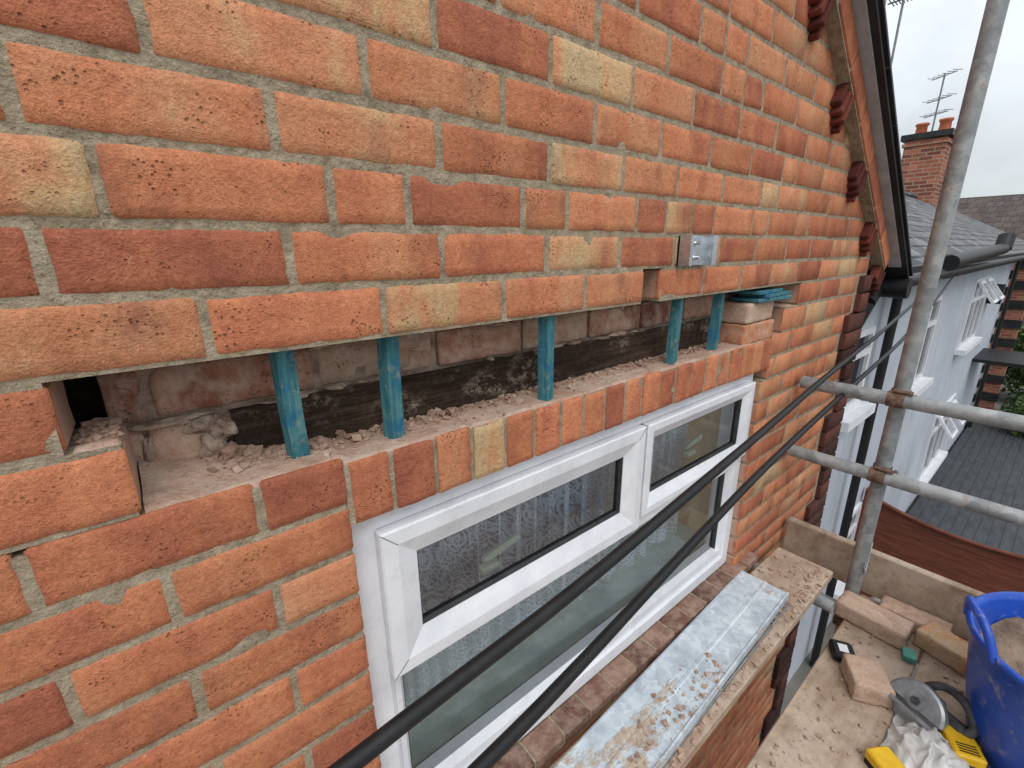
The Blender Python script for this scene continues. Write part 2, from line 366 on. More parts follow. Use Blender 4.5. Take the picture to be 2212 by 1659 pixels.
# ---------------------------------------------------------------- brick geometry
def nz(x,y,z): return noise.noise(Vector((x,y,z)))
def brick(mb,x0,x1,z0,z1,yf=0.0,depth=0.1,hi=True,c=None,chip=1.0):
    sd=random.random()*50
    if c is None: c=(random.random(),random.random(),random.random())
    w=x1-x0; hgt=z1-z0
    st=0.009 if hi else 0.05
    nx=max(3,int(w/st)); nn=max(3,int(hgt/st))
    e=0.0032
    def cuts(a,b,n):
        L=[a,a+e]; m=n-2
        for i in range(1,m): L.append(a+e+(b-a-2*e)*i/m)
        return L+[b-e,b]
    xs=cuts(x0,x1,nx); zs=cuts(z0,z1,nn); NX=len(xs); NZ=len(zs)
    amp=0.0017 if hi else 0.0012
    vs=[]
    tilt=random.uniform(-1,1)*0.0018; tz=random.uniform(-1,1)*0.0015
    for j,z in enumerate(zs):
        for i,x in enumerate(xs):
            bx=(i==0)-(i==NX-1); bz=(j==0)-(j==NZ-1)
            X,Z=x,z
            y=yf+tilt*((x-x0)/w-0.5)+tz*((z-z0)/hgt-0.5)
            if hi: y+=nz(x*22+sd,3,z*22)*0.0013+nz(x*90+sd,7,z*90)*0.0006
            d=min(i,NX-1-i,j,NZ-1-j)
            if d==0:
                y+=0.0040
                X+=nz(x*45+sd,1,z*45)*amp; Z+=nz(x*45,5+sd,z*45)*amp
                if bx and bz: X+=bx*0.0018; Z+=bz*0.0018
            elif d==1:
                y+=0.0005
                X+=nz(x*45+sd,1,z*45)*amp*0.8; Z+=nz(x*45,5+sd,z*45)*amp*0.8
            if hi and d<=2:
                ch=nz(x*24+sd*3,11,z*24)
                if ch>0.50: y+=(ch-0.50)*0.028*chip*(1-d*0.3)
            vs.append((X,y,Z))
    fs=[]
    for j in range(NZ-1):
        for i in range(NX-1):
            a=j*NX+i; fs.append((a,a+1,a+NX+1,a+NX))
    mb.add(vs,fs,c,True)
    loop=[i for i in range(NX)]+[j*NX+NX-1 for j in range(1,NZ)]+[(NZ-1)*NX+i for i in range(NX-2,-1,-1)]+[j*NX for j in range(NZ-2,0,-1)]
    n=len(loop); A=[vs[k] for k in loop]; B=[(p[0],yf+depth,p[2]) for p in A]
    mb.add(A+B,[(i,n+i,n+(i+1)%n,(i+1)%n) for i in range(n)]+[tuple(n+i for i in range(n))],c,False)

def gable(x): return -0.057+(2.67-x)*0.696
ZL=[-0.2880,-0.1997,-0.1203,-0.0434,0.0304,0.1076,0.1825]
z=ZL[-1]
while z<1.75: z+=0.0778; ZL.append(z)
low=[]; z=-0.2880
for k in range(60):
    z-=0.0795; low.append(z)
    if z<-4.75: break
ZL=sorted(low)+ZL
P5=[0.050,0.267,0.486,0.693,0.887,0.952,1.15,1.36,1.56,1.775,1.99,2.2,2.41]
EXP={-0.0434:[-0.068,0.151,0.368,0.587,0.797,1.00,1.215,1.43,1.65,1.86,2.08,2.29,2.5],
 -0.1203:P5, 0.0304:[-0.0125,0.21,0.317,0.531,0.637,0.847,0.957,1.067,1.17,1.385,1.49,1.70,1.80,2.0,2.22],
 0.1076:[-0.058,0.153,0.372,0.592,0.795,0.99,1.2,1.42,1.53,1.75,1.96,2.18], 0.1825:[0.0486,0.27,0.491,0.703,0.914,1.12,1.33,1.54,1.64,1.86,2.07]}
BUFF=[(0.0304,-0.1,0.96),(-0.1203,0.35,0.76),(-0.1203,-0.05,0.66),(-0.1997,-0.2,0.97),(0.2603,0.69,0.9),(0.1825,0.38,0.70),(0.1076,0.25,0.66)]
house=empty('brick_house')
walls=MB(); mort=MB(); dk=MB()
WX0,WX1=-1.3,2.60
for k in range(len(ZL)-1):
    z0,z1=ZL[k],ZL[k+1]; zc=(z0+z1)/2
    xmax=min(WX1,(2.67-(zc+0.057)/0.696)+0.03)
    runs=[(WX0,xmax)]
    if abs(z0+0.1997)<1e-3: runs=[(WX0,-0.09),(1.83,xmax)]
    elif abs(z0+0.2880)<1e-3: runs=[(WX0,-0.046),(1.72,xmax)]
    elif z1<-0.27 and zc>-0.41: runs=[(WX0,0.183),(1.655,xmax)]
    elif zc<-0.40 and zc>-1.22: runs=[(WX0,0.183),(1.614,xmax)]
    elif abs(z0+0.1203)<1e-3: runs=[(WX0,0.887),(0.952,xmax)]
    key=None
    for q in EXP:
        if abs(q-z0)<1e-3: key=q
    if key is not None:
        pp=list(EXP[key])
        while pp[0]>WX0: pp.insert(0,pp[0]-0.218)
        while pp[-1]<WX1: pp.append(pp[-1]+0.216)
    else:
        off=0.07 if k%2==0 else 0.178
        if z0>0.2: off=0.155 if k%2==0 else 0.048
        pp=[off+0.218*i for i in range(-8,14)]
        if z0>0.15 or (z0>-3 and k%3==0):
            extra=[]
            for q in pp:
                if random.random()<0.12 and q>0.9: extra.append(q+0.108)
            pp=sorted(pp+extra)
    for (a,b) in runs:
        if b-a<0.02: continue
        mort.box(a+0.004,b-0.003,0.0026,0.098,z0,(z1-0.008 if abs(z1+0.288)<1e-3 else z1))
        cuts=[a]+[q for q in pp if a+0.035<q<b-0.035]+[b]
        for i in range(len(cuts)-1):
            u,w=cuts[i],cuts[i+1]
            g0=0.0 if i==0 else 0.0044; g1=0.0 if i==len(cuts)-2 else 0.0044
            hi=(w<1.5 and zc>-1.2 and w>-0.4)
            rv=random.random()
            cr=0.18+0.54*rv if random.random()>0.045 else 0.88
            cc=(cr,random.random(),random.random())
            if z0<-0.2 and u<0.3 : cc=(min(cc[0],0.52)*0.9,cc[1]*0.7,cc[2])
            for (bz,bx,bv) in BUFF:
                if abs(bz-z0)<1e-3 and u<bx<w: cc=(bv,cc[1],cc[2])
            if w>2.52 and zc<-0.10:
                blk=(k//3)%2
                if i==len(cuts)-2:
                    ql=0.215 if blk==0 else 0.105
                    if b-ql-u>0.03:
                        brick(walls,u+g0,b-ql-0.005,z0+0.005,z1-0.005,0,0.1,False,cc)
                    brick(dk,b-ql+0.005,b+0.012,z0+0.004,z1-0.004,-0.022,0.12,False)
                    continue
            brick(walls,u+g0,w-g1,z0+0.0044,z1-(0.0005 if abs(z1+0.288)<1e-3 else 0.0042),random.uniform(-1,1)*0.0012,0.1,hi,cc,1.0)
x=0.185; i=0
while x<1.64:
    w=0.0735+random.uniform(-0.004,0.004)
    rv=random.random()
    brick(walls,x+0.0035,min(x+w-0.0035,1.652),-0.404,-0.300+random.uniform(-0.003,0.002),random.uniform(-0.003,0.002),0.1,True,(0.93 if i==3 else rv*0.5+0.2,random.random(),random.random()),1.8)
    x+=w; i+=1
mort.box(0.1812,1.65,0.0035,0.099,-0.403,-0.302)
walls.obj('outer_leaf_bricks',M_BR,house); mort.obj('mortar_joints',M_MO,house); dk.obj('quoin_bricks',M_DARKBR,house)

inn=MB()
for (z0,z1,off) in ((-0.213,-0.138,0.02),(-0.138,-0.06,0.13)):
    x=-0.25+off
    while x<1.95:
        xa=x+0.004; xb=x+0.206
        if xb>-0.05:
            xa=max(xa,-0.062)
            if xb-xa>0.02: brick(inn,xa,xb,z0+0.004,z1-0.004,0.112+random.uniform(-0.005,0.005),0.08,True,(random.random(),random.random(),random.random()),4)
        x+=0.213
for a,b in ((-0.2,-0.035),(-0.028,0.045),(1.72,1.9)):
    brick(inn,a,b,-0.306,-0.217,0.108,0.08,True,(0.9,0.8,random.random()),5)
inn.obj('inner_leaf_bricks',M_BRIN,house)
bk=MB(); bk.box(-0.058,2.58,0.121,0.20,-0.36,1.0); bk.box(-1.29,-0.115,0.121,0.20,-0.36,1.0); bk.obj('inner_leaf_backing',M_LUMP,house)
vd=MB(); vd.box(-0.1145,-0.0585,0.165,0.199,-0.36,0.0); vd.obj('cavity_shade_back',M_VOID,house)  # added box closing the gap to the room; its dark colour paints the shade
tm=MB(); 
nxs=160
vs=[];fs=[]
for zz in (-0.312,-0.309,-0.29,-0.26,-0.235,-0.216,-0.213):
    for i in range(nxs+1):
        x=0.066+1.66*i/nxs; y=0.098+(0.004 if zz in(-0.312,-0.213) else 0)+nz(x*9,zz*30,2)*0.003+nz(x*40,zz*60,5)*0.0015
        zj=nz(x*6,zz,9)*0.003+(nz(x*30,zz,3)*0.003 if zz>-0.22 else 0)
        vs.append((x,y,zz+zj))
n=nxs+1
for r in range(6):
    for i in range(nxs): fs.append((r*n+i,r*n+i+1,(r+1)*n+i+1,(r+1)*n+i))
tm.add(vs,fs)
tm.box(0.0665,1.725,0.108,0.19,-0.311,-0.218)
tm.obj('old_timber_lintel',M_TIM,house)
def lump(mb,cx,cy,cz,rx,ry,rz,seed,amp=0.35,n=18,c=(0.5,0.5,0.5)):
    vs=[];fs=[]
    for j in range(n+1):
        ph=math.pi*j/n
        for i in range(2*n):
            th=math.pi*i/n
            d=Vector((math.sin(ph)*math.cos(th),math.sin(ph)*math.sin(th),math.cos(ph)))
            q=nz(d.x*1.4+seed,d.y*1.4,d.z*1.4)
            k=1+amp*q+amp*0.35*abs(nz(d.x*4+seed,d.y*4,d.z*4))+amp*0.12*nz(d.x*11+seed,d.y*11,d.z*11)
            # squared-off broken faces
            s=max(abs(d.x),abs(d.z)); k*=1.0/(0.55+0.45*s)*0.8
            vs.append((cx+d.x*rx*k,cy+d.y*ry*k,cz+d.z*rz*k))
    for j in range(n):
        for i in range(2*n):
            a=j*2*n+i; b=j*2*n+(i+1)%(2*n); fs.append((a,a+2*n,b+2*n,b))
    mb.add(vs,fs,c,False)
lm=MB()
lump(lm,0.040,0.112,-0.262,0.022,0.018,0.024,3,0.6,22); lump(lm,0.058,0.110,-0.236,0.018,0.016,0.018,5,0.6,20); lump(lm,0.028,0.113,-0.228,0.022,0.012,0.012,8,0.6,20)
lump(lm,0.066,0.102,-0.278,0.014,0.012,0.014,18,0.6,18); lump(lm,-0.01,0.112,-0.216,0.05,0.010,0.007,28,0.6,20); lump(lm,-0.032,0.112,-0.262,0.008,0.009,0.04,38,0.6,20)
lump(lm,0.105,0.100,-0.293,0.03,0.012,0.008,48,0.6,20); lump(lm,0.045,0.100,-0.288,0.02,0.014,0.010,58,0.6,18)
for q in range(34):
    lump(lm,random.uniform(0.10,1.7),0.106,random.choice((-0.212,-0.138))+random.uniform(-.003,.003),random.uniform(.01,.045),0.007,random.uniform(.003,.006),q*3.7,0.6,12)
lm.obj('broken_mortar',M_LUMP,house)
sh=MB(); nx,ny=320,22; vs=[];fs=[]
for j in range(ny+1):
    for i in range(nx+1):
        x=-0.044+(1.718+0.044)*i/nx; y=0.0025+(0.112-0.0025)*j/ny
        zb=-0.2972 if x>0.2 else -0.2866
        if 0.183<x<=0.2: zb=-0.2866-(x-0.183)/0.017*0.0106
        amp=1.0 if j>1 else 0.4
        zz=zb+amp*(nz(x*14,y*14,1)*0.003+nz(x*50,y*50,4)*0.0022+nz(x*120,y*120,7)*0.0011)
        if x>0.2:
            ph=((x-0.185)/0.0735)%1.0
            if ph<0.12 and nz(x*5,3,1)>-0.2: zz-=0.003
        zz+=max(0,y-0.07)*0.18*max(0,nz(x*7,2,2)+0.3)
        if x<0.12: zz+=max(0,y-0.05)*0.25*(1-x/0.12)
        if j==0: zz=min(zz,zb)-0.013
        elif x<0.0: zz+= (0.0-x)*0.2*min(1,j/5)
        vs.append((x,y+(nz(x*30,0,2)*0.0015 if j==0 else 0)+(0.0025 if j==0 else 0),zz))
for j in range(ny):
    for i in range(nx):
        a=j*(nx+1)+i; fs.append((a,a+1,a+nx+2,a+nx+1))
sh.add(vs,fs,smooth=True)
for (a,b,zt) in ((-0.0885,-0.048,-0.1975),(1.722,1.828,-0.1975)):
    vs=[];fs=[];n1=14
    for j in range(n1+1):
        for i in range(n1+1):
            x=a+(b-a)*i/n1; y=0.004+0.106*j/n1
            e=min(i,n1-i,j)/3.0
            vs.append((x,y,zt+(-0.004 if e==0 else 0)+nz(x*40,y*40,1)*0.003))
    for j in range(n1):
        for i in range(n1):
            q=j*(n1+1)+i; fs.append((q,q+1,q+n1+2,q+n1+1))
    sh.add(vs,fs,smooth=True)
sh.obj('dust_covered_ledge',M_DUST,house)

def rubble(mb,n,fx,fy,fz,s0,s1,flat=0.6,pw=2.2):
    for _ in range(n):
        x=fx();y=fy(x);zz=fz(x,y); s=s0*(s1/s0)**(random.random()**pw)
        R=Matrix.Rotation(random.random()*6.3,3,'Z')@Matrix.Rotation(random.uniform(-.5,.5),3,'X')
        vs=[]
        for c in ((-1,-1,-1),(1,-1,-1),(1,1,-1),(-1,1,-1),(-1,-1,1),(1,-1,1),(1,1,1),(-1,1,1)):
            p=Vector((c[0]*s*random.uniform(.3,1),c[1]*s*random.uniform(.3,1),c[2]*s*flat*random.uniform(.3,1)))
            p=R@p; vs.append((x+p.x,y+p.y,zz+p.z+s*flat*0.5))
        mb.add(vs,[(3,2,1,0),(4,5,6,7),(0,1,5,4),(1,2,6,5),(2,3,7,6),(3,0,4,7)])
rb=MB()
U=random.uniform
rubble(rb,1900,lambda:U(0.1,1.7),lambda x:0.097-abs(random.gauss(0,0.018)),lambda x,y:-0.296,0.001,0.0075)
rubble(rb,420,lambda:U(0.1,1.5),lambda x:U(0.01,0.1),lambda x,y:-0.297,0.0008,0.004)
rubble(rb,420,lambda:random.gauss(0.12,0.035),lambda x:min(0.1,0.078+random.gauss(0,0.015)),lambda x,y:-0.286,0.001,0.009)
rubble(rb,170,lambda:U(-0.085,-0.05),lambda x:U(0.03,0.10),lambda x,y:-0.197,0.001,0.007)
rubble(rb,40,lambda:U(0.2,0.42),lambda x:U(0.07,0.095),lambda x,y:-0.294,0.004,0.011,0.7,1.0)
rubble(rb,60,lambda:U(0.02,0.09),lambda x:U(0.085,0.10),lambda x,y:-0.286+(0.5-abs(x-0.055)*10)*0.03*U(0,1),0.003,0.011,0.8,1.0)
rb.obj('brick_rubble',M_RUB,None)

# ---------------------------------------------------------------- gable verge
dirv=Vector((-0.8208,0,0.5713)); nrm=Vector((0.5713,0,0.8208))
base=Vector((2.72,0,gable(2.72)))
def rakeM(s,off=0.0):
    o=base+dirv*s+nrm*off
    return Matrix(((dirv.x,0,nrm.x,o.x),(0,1,0,0),(dirv.z,0,nrm.z,o.z),(0,0,0,1)))
vb=MB(); s=0
while s<3.4:
    vb.box(0.004,0.214,-0.040,0.10,-0.012,0.060,(0.15+random.random()*0.3,random.random(),random.random()),rakeM(s),0.003)
    s+=0.218
vb.obj('raking_verge_bricks',M_BR,house)
vm=MB(); vm.box(0,3.4,-0.035,0.099,-0.018,0.0625,M=rakeM(0)); vm.obj('verge_mortar',M_MO,house)
dn=MB()
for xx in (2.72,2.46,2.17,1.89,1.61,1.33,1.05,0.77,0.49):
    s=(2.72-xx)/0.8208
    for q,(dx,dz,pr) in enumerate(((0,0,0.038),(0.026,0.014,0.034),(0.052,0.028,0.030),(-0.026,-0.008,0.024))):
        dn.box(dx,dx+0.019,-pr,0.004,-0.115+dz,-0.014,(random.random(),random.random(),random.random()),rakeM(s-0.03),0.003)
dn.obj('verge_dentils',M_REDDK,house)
rf=MB()
rf.box(-0.22,3.6,-0.088,2.6,0.073,0.090,M=rakeM(0)); 
s=-0.22
while s<3.6:
    rf.box(s,s+0.235,-0.098,2.62,0.0925,0.103,M=rakeM(0)); s+=0.24
rf.obj('roof_slates',M_BPT,house)
wf=MB(); wf.box(-0.10,3.5,-0.068,-0.020,0.0640,0.0720,M=rakeM(0)); wf.obj('undercloak_strip',M_UND,house)
gt=MB(); gt.tube((2.94,-0.10,-0.20),(2.94,0.5,-0.20),0.05,16); gt.tube((2.78,0.02,-0.27),(2.72,0.06,-0.45),0.034); gt.tube((2.94,0.03,-0.2),(2.78,0.02,-0.27),0.034)
gt.tube((2.72,0.06,-0.45),(2.72,0.06,-4.8),0.034); gt.obj('gutter_and_downpipe',M_BLK,house)
rw=MB(); rw.box(2.40,2.595,0.1,0.6,-4.8,-0.1); rw.obj('return_wall',M_FBR,house)
bl=MB(); bl.box(-1.3,2.4,0.9,1.0,-4.8,-1.2); bl.obj('rear_wall',M_FBR,house)

# ---------------------------------------------------------------- window
win=empty('window_assembly'); win.parent=house
def ring(mb,x0,x1,z0,z1,prof):
    n=len(prof); vs=[]
    for (i,y) in prof: vs+=[(x0+i,y,z0+i),(x1-i,y,z0+i),(x1-i,y,z1-i),(x0+i,y,z1-i)]
    fs=[]
    for k in range(n-1):
        for q in range(4):
            r=(q+1)%4; fs.append((k*4+q,k*4+r,k*4+4+r,k*4+4+q))
    mb.add(vs,fs)
fr=MB()
ring(fr,0.186,1.612,-1.200,-0.402,[(0,0.10),(0,0.030),(0.040,0.030),(0.052,0.040),(0.052,0.10)])
fr.box(0.238,1.56,0.034,0.095,-0.770,-0.738)
fr.box(0.950,0.990,0.0345,0.095,-0.738,-0.454)
fr.box(0.238,1.56,0.036,0.09,-1.148,-1.118)
pf=lambda w:[(0,0.035),(0,0.014),(0.003,0.011),(w*0.42,0.011),(w*0.88,0.024),(w,0.027),(w,0.045)]
ring(fr,0.228,0.962,-0.752,-0.446,pf(0.070))
ring(fr,0.972,1.598,-0.722,-0.446,pf(0.052))
ring(fr,0.236,1.562,-1.145,-0.766,[(0,0.04),(0,0.035),(0.012,0.038),(0.02,0.048),(0.02,0.06)])
fr.obj('window_frame',M_PVC,win)
gk=MB()
ring(gk,0.297,0.893,-0.683,-0.515,[(0,0.0285),(0.0035,0.0285),(0.0035,0.05)])
ring(gk,1.023,1.547,-0.671,-0.497,[(0,0.0285),(0.0035,0.0285),(0.0035,0.05)])
ring(gk,0.255,1.543,-1.126,-0.785,[(0,0.0495),(0.0035,0.0495),(0.0035,0.07)])
ring(gk,0.2245,0.9655,-0.7555,-0.4425,[(0,0.033),(0.0035,0.033)])
ring(gk,0.9685,1.6015,-0.7255,-0.4425,[(0,0.0328),(0.0035,0.0328)])
for (xa,za,xb,zb,y) in ((0.228,-0.446,0.2575,-0.4755,0.0104),(0.228,-0.752,0.2575,-0.7225,0.0104),(0.962,-0.446,0.9325,-0.4755,0.0104)):
    gk.tube((xa,y,za),(xb,y,zb),0.0005,4)
gk.obj('window_gaskets',M_GASK,win)
gl=MB()
for (a,b,c,d,y) in ((0.299,0.891,-0.681,-0.517,0.040),(1.025,1.545,-0.669,-0.499,0.040),(0.257,1.541,-1.124,-0.787,0.062)):
    gl.add([(a,y,c),(b,y,c),(b,y,d),(a,y,d)],[(0,1,2,3)])
gl.obj('window_panes',M_GLASS,win)
it=MB()
it.add([(-1.2,0.205,-1.9),(3.2,0.205,-1.9),(3.2,2.6,-1.9),(-1.2,2.6,-1.9)],[(0,1,2,3)])
it.add([(-1.2,2.6,-1.9),(2.38,2.6,-1.9),(2.38,2.6,0.1),(-1.2,2.6,0.1)],[(0,1,2,3)])
it.add([(1.72,0.21,-1.9),(1.72,0.88,-1.9),(1.72,0.88,0.1),(1.72,0.21,0.1)],[(0,1,2,3)])
it.box(0.05,0.184,0.10,0.205,-1.2,-0.36); it.box(1.616,1.75,0.10,0.205,-1.2,-0.36); it.box(0.0,1.75,0.10,0.206,-0.41,-0.365)
it.obj('room_walls',M_WALLIN,win)
ib=MB(); ib.box(0.19,1.61,0.101,0.34,-1.150,-1.130); ib.obj('interior_window_board',M_SILLIN,win)
cur=MB(); vs=[];fs=[];nx=460
for j,zz in enumerate((-0.42,-0.6,-0.75,-0.9,-1.045)):
    for i in range(nx+1):
        x=0.19+1.22*i/nx
        y=0.165+0.022*math.sin(x*88+2.2*math.sin(x*9)+j*0.12)*(0.65+0.35*math.sin(x*23))+0.005*math.sin(x*240)
        zc2=zz+(0.008*math.sin(x*60) if j==4 else 0)
        vs.append((x,y,zc2))
for j in range(4):
    for i in range(nx): a=j*(nx+1)+i; fs.append((a,a+1,a+nx+2,a+nx+1))
cur.add(vs,fs,smooth=True); cur.obj('lace_curtain',M_LACE,win)
hd=MB()
for hx,hz in ((0.50,-0.684),(1.33,-0.655)):
    hd.box(hx-0.03,hx+0.02,0.070,0.092,hz-0.010,hz+0.010,b=0.004)
    Mh=Matrix.Translation((hx,0.100,hz+0.004))@Matrix.Rotation(-0.20,4,'Y'); hd.box(-0.012,0.10,-0.010,0.008,-0.004,0.014,b=0.005,M=Mh)
hd.obj('window_handles',M_CREAM,win)
sl=MB(); x=0.13
while x<1.67:
    sl.box(x+0.003,x+0.099,-0.034,0.032,-1.240,-1.204,(random.random(),random.random(),random.random()),b=0.004); x+=0.102
sl.obj('sill_tiles',M_SILL,house)
sm=MB(); sm.box(0.184,1.613,-0.030,0.098,-1.2415,-1.208); sm.obj('sill_mortar',M_MO,house)

# ---------------------------------------------------------------- props, loose bricks, bracket
def prop(x,y,zb,zt,w=0.023,dx=0.0,dy=0.0,rot=0.3):
    mb=MB(); c=math.cos(rot)*w/2; s=math.sin(rot)*w/2; vs=[]; N=8
    for k in range(N+1):
        t=k/N; cx=x+dx*t; cy=y+dy*t; zz=zb+(zt-zb)*t
        for sx,sy in ((-1,-1),(1,-1),(1,1),(-1,1)):
            vs.append((cx+sx*c-sy*s+nz(zz*20,x,sx)*0.0012,cy+sx*s+sy*c,zz))
    fs=[(3,2,1,0),tuple(N*4+i for i in range(4))]
    for k in range(N):
        for i in range(4): j=(i+1)%4; fs.append((k*4+i,k*4+j,k*4+4+j,k*4+4+i))
    mb.add(vs,fs); return mb.obj('blue_wooden_prop',M_BLUE)
prop(0.137,0.055,-0.295,-0.118,0.024,-0.006,-0.016,0.15)
prop(0.286,0.050,-0.303,-0.118,0.024,-0.002,-0.010,0.25)
prop(0.610,0.026,-0.303,-0.118,0.023,0.0,0.0,0.2)
prop(1.083,0.034,-0.303,-0.118,0.024,0.008,0.0,0.2)
prop(1.315,0.041,-0.303,-0.118,0.026,0.008,0.0,0.2)
def loose(x,y,zb,rot,L=0.212,W=0.1,H=0.064,tilt=0.0,mat=None,parent=None,seed=1,name='loose_brick'):
    mb=MB(); vs=[]; idx={}; fs=[]
    def pt(u,v,w):
        k=(round(u*1000),round(v*1000),round(w*1000))
        if k in idx: return idx[k]
        p=Vector((u*L/2,v*W/2,w*H/2))
        ee=0.004
        q=Vector((max(-L/2+ee,min(L/2-ee,p.x)),max(-W/2+ee,min(W/2-ee,p.y)),max(-H/2+ee,min(H/2-ee,p.z))))
        d=p-q
        if d.length>0: p=q+d.normalized()*ee
        p+=Vector((nz(p.x*40+seed,p.y*40,p.z*40),nz(p.x*40,p.y*40+seed,p.z*40),nz(p.x*40,p.y*40,p.z*40+seed)))*0.0035
        idx[k]=len(vs); vs.append(p); return idx[k]
    def face(fn,a,b):
        for i in range(len(a)-1):
            for j in range(len(b)-1):
                fs.append((fn(a[i],b[j]),fn(a[i+1],b[j]),fn(a[i+1],b[j+1]),fn(a[i],b[j+1])))
    a=[-1+2*i/18 for i in range(19)]; b=[-1+2*i/10 for i in range(11)]; c=[-1+2*i/8 for i in range(9)]
    face(lambda u,v:pt(u,v,1),a,b); face(lambda u,v:pt(u,-v,-1),a,b)
    face(lambda u,v:pt(u,-1,v),a,c); face(lambda u,v:pt(-u,1,v),a,c)
    face(lambda u,v:pt(1,u,v),b,c); face(lambda u,v:pt(-1,-u,v),b,c)
    M=Matrix.Translation((x,y,zb+H/2))@Matrix.Rotation(rot,4,'Z')@Matrix.Rotation(tilt,4,'X')
    mb.add([M@p for p in vs],fs,(random.random(),random.random(),random.random()),True)
    return mb.obj(name,mat or M_LOOSE,parent)
loose(1.555,0.058,-0.299,-0.03,0.205,0.10,0.066,seed=3,mat=M_ORDUST)
loose(1.552,0.060,-0.231,0.04,0.200,0.10,0.063,seed=9)
for i,(x,y,zb,r,L) in enumerate(((1.60,0.045,-0.165,-0.06,0.22),(1.63,0.048,-0.153,0.05,0.20),(1.58,0.055,-0.141,0.02,0.18))):
    mb=MB(); mb.box(-L/2,L/2,-0.045,0.045,0,0.0105,b=0.001,M=Matrix.Translation((x,y-0.012,zb))@Matrix.Rotation(r,4,'Z')); mb.obj('blue_wooden_shim',M_BLUE)
br=empty('steel_wall_bracket')
b1=MB()
b1.box(1.010,1.014,-0.034,-0.002,-0.040,0.030); b1.box(1.010,1.125,-0.0055,-0.002,-0.040,0.030); b1.box(1.113,1.117,-0.034,-0.0055,-0.040,0.030)
b1.box(1.117,1.135,-0.034,-0.031,-0.040,0.030); b1.box(1.0145,1.022,-0.034,-0.031,-0.040,0.030)
b1.obj('channel_plate',M_BRK,br)
b2=MB()
for zz in (-0.022,0.012):
    b2.tube((1.062,-0.0055,zz),(1.062,-0.008,zz),0.012,20); b2.tube((1.062,-0.008,zz),(1.062,-0.017,zz),0.0085,6); b2.tube((1.062,-0.017,zz),(1.062,-0.030,zz),0.0045,12)
b2.obj('anchor_bolts',M_BRK,br)

# ---------------------------------------------------------------- cables
polytube('black_cable',[(-0.9,-0.372,-0.43),(0.065,-0.313,-0.424),(0.122,-0.310,-0.421),(0.369,-0.297,-0.42),(0.712,-0.26,-0.42),(1.10,-0.22,-0.42),(1.865,-0.135,-0.42),(3.25,-0.01,-0.416),(8.0,0.39,-0.22)],0.0088,M_BLK)
polytube('black_cable.001',[(-0.9,-0.41,-0.53),(0.19,-0.326,-0.535),(0.361,-0.308,-0.535),(0.728,-0.264,-0.534),(1.13,-0.222,-0.528),(1.81,-0.168,-0.523),(3.89,-0.032,-0.483),(8.0,0.36,-0.25)],0.0085,M_BLK)

# ---------------------------------------------------------------- scaffold
sc=empty('scaffolding')
t=MB(); R=0.02415
t.tube((2.0,-0.31,-4.8),(2.0,-0.31,1.7),R,24)
t.tube((1.945,-0.02,-0.505),(1.945,-2.2,-0.505),R,24,hollow=True)
t.tube((1.945,-0.02,-0.795),(1.945,-2.2,-0.795),R,24,hollow=True)
t.tube((2.02,-0.02,-1.445),(2.02,-2.0,-1.445),R,20,hollow=True)
t.tube((0.2,-0.02,-1.445),(0.2,-2.0,-1.445),R,20)
t.tube((-1.3,-0.36,-1.50),(2.4,-0.36,-1.50),R,20,hollow=True)
t.tube((-0.9,-0.36,-4.8),(-0.9,-0.36,-1.45),R,16)
t.tube((2.0,-1.65,-4.8),(2.0,-1.65,0.6),R,16); t.tube((-0.9,-1.65,-4.8),(-0.9,-1.65,-1.40),R,16)
t.tube((1.80,-0.015,-1.300),(1.80,-0.30,-1.300),R,16,hollow=True)
t.tube((0.10,-0.015,-1.300),(0.10,-0.30,-1.300),R,16,hollow=True)
t.obj('tubes',M_TUBE,sc)
cp=MB()
for zz in (-0.505,-0.795,-1.445):
    cp.tube((2.0,-0.31,zz-0.024),(2.0,-0.31,zz+0.024),R+0.004,20); cp.tube((1.948,-0.334,zz),(1.948,-0.286,zz),R+0.004,20)
    cp.box(1.955,2.0,-0.334,-0.286,zz-0.020,zz+0.020,b=0.004)
    cp.tube((1.965,-0.362,zz),(1.965,-0.335,zz),0.009,6); cp.tube((1.935,-0.352,zz+0.032),(1.935,-0.300,zz+0.032),0.007,8)
    cp.tube((2.03,-0.345,zz),(1.99,-0.350,zz),0.008,6)
cp.obj('couplers',M_RUST,sc)
bd=MB(); y=-0.325
while y>-1.55:
    zt=-1.38+random.uniform(-0.002,0.002)
    bd.box(-1.3,2.09,y-0.222,y,zt-0.038,zt,(random.random(),)*3,b=0.004); y-=0.229
bd.box(-0.6,1.93,-0.252,-0.045,-1.273,-1.236,b=0.004)
bd.box(2.095,2.132,-1.7,-0.012,-1.375,-1.185,b=0.004)
bd.obj('boards',M_BOARD,sc)
wr=MB()
for i in range(5): wr.tube((1.965+U(-.01,.01),-0.34,-1.20+U(-.02,.02)),(2.10,-0.30+U(-.03,.03),-1.17+U(-.03,.03)),0.0022,6)
wr.obj('tie_wire',M_GREY,sc)
rb=MB()
rubble(rb,900,lambda:U(-0.2,1.9),lambda x:U(-0.247,-0.19),lambda x,y:-1.236,0.0012,0.011)
rubble(rb,260,lambda:U(1.55,1.92),lambda x:U(-0.24,-0.05),lambda x,y:-1.236,0.0012,0.010)
rubble(rb,900,lambda:U(0.3,2.05),lambda x:-0.34-abs(random.gauss(0,0.32)),lambda x,y:-1.378,0.001,0.008)
rubble(rb,320,lambda:U(0.3,1.15),lambda x:random.gauss(-0.15,0.03)-0.03,lambda x,y:-1.204,0.0015,0.010)
rb.obj('mortar_rubble',M_RUB)

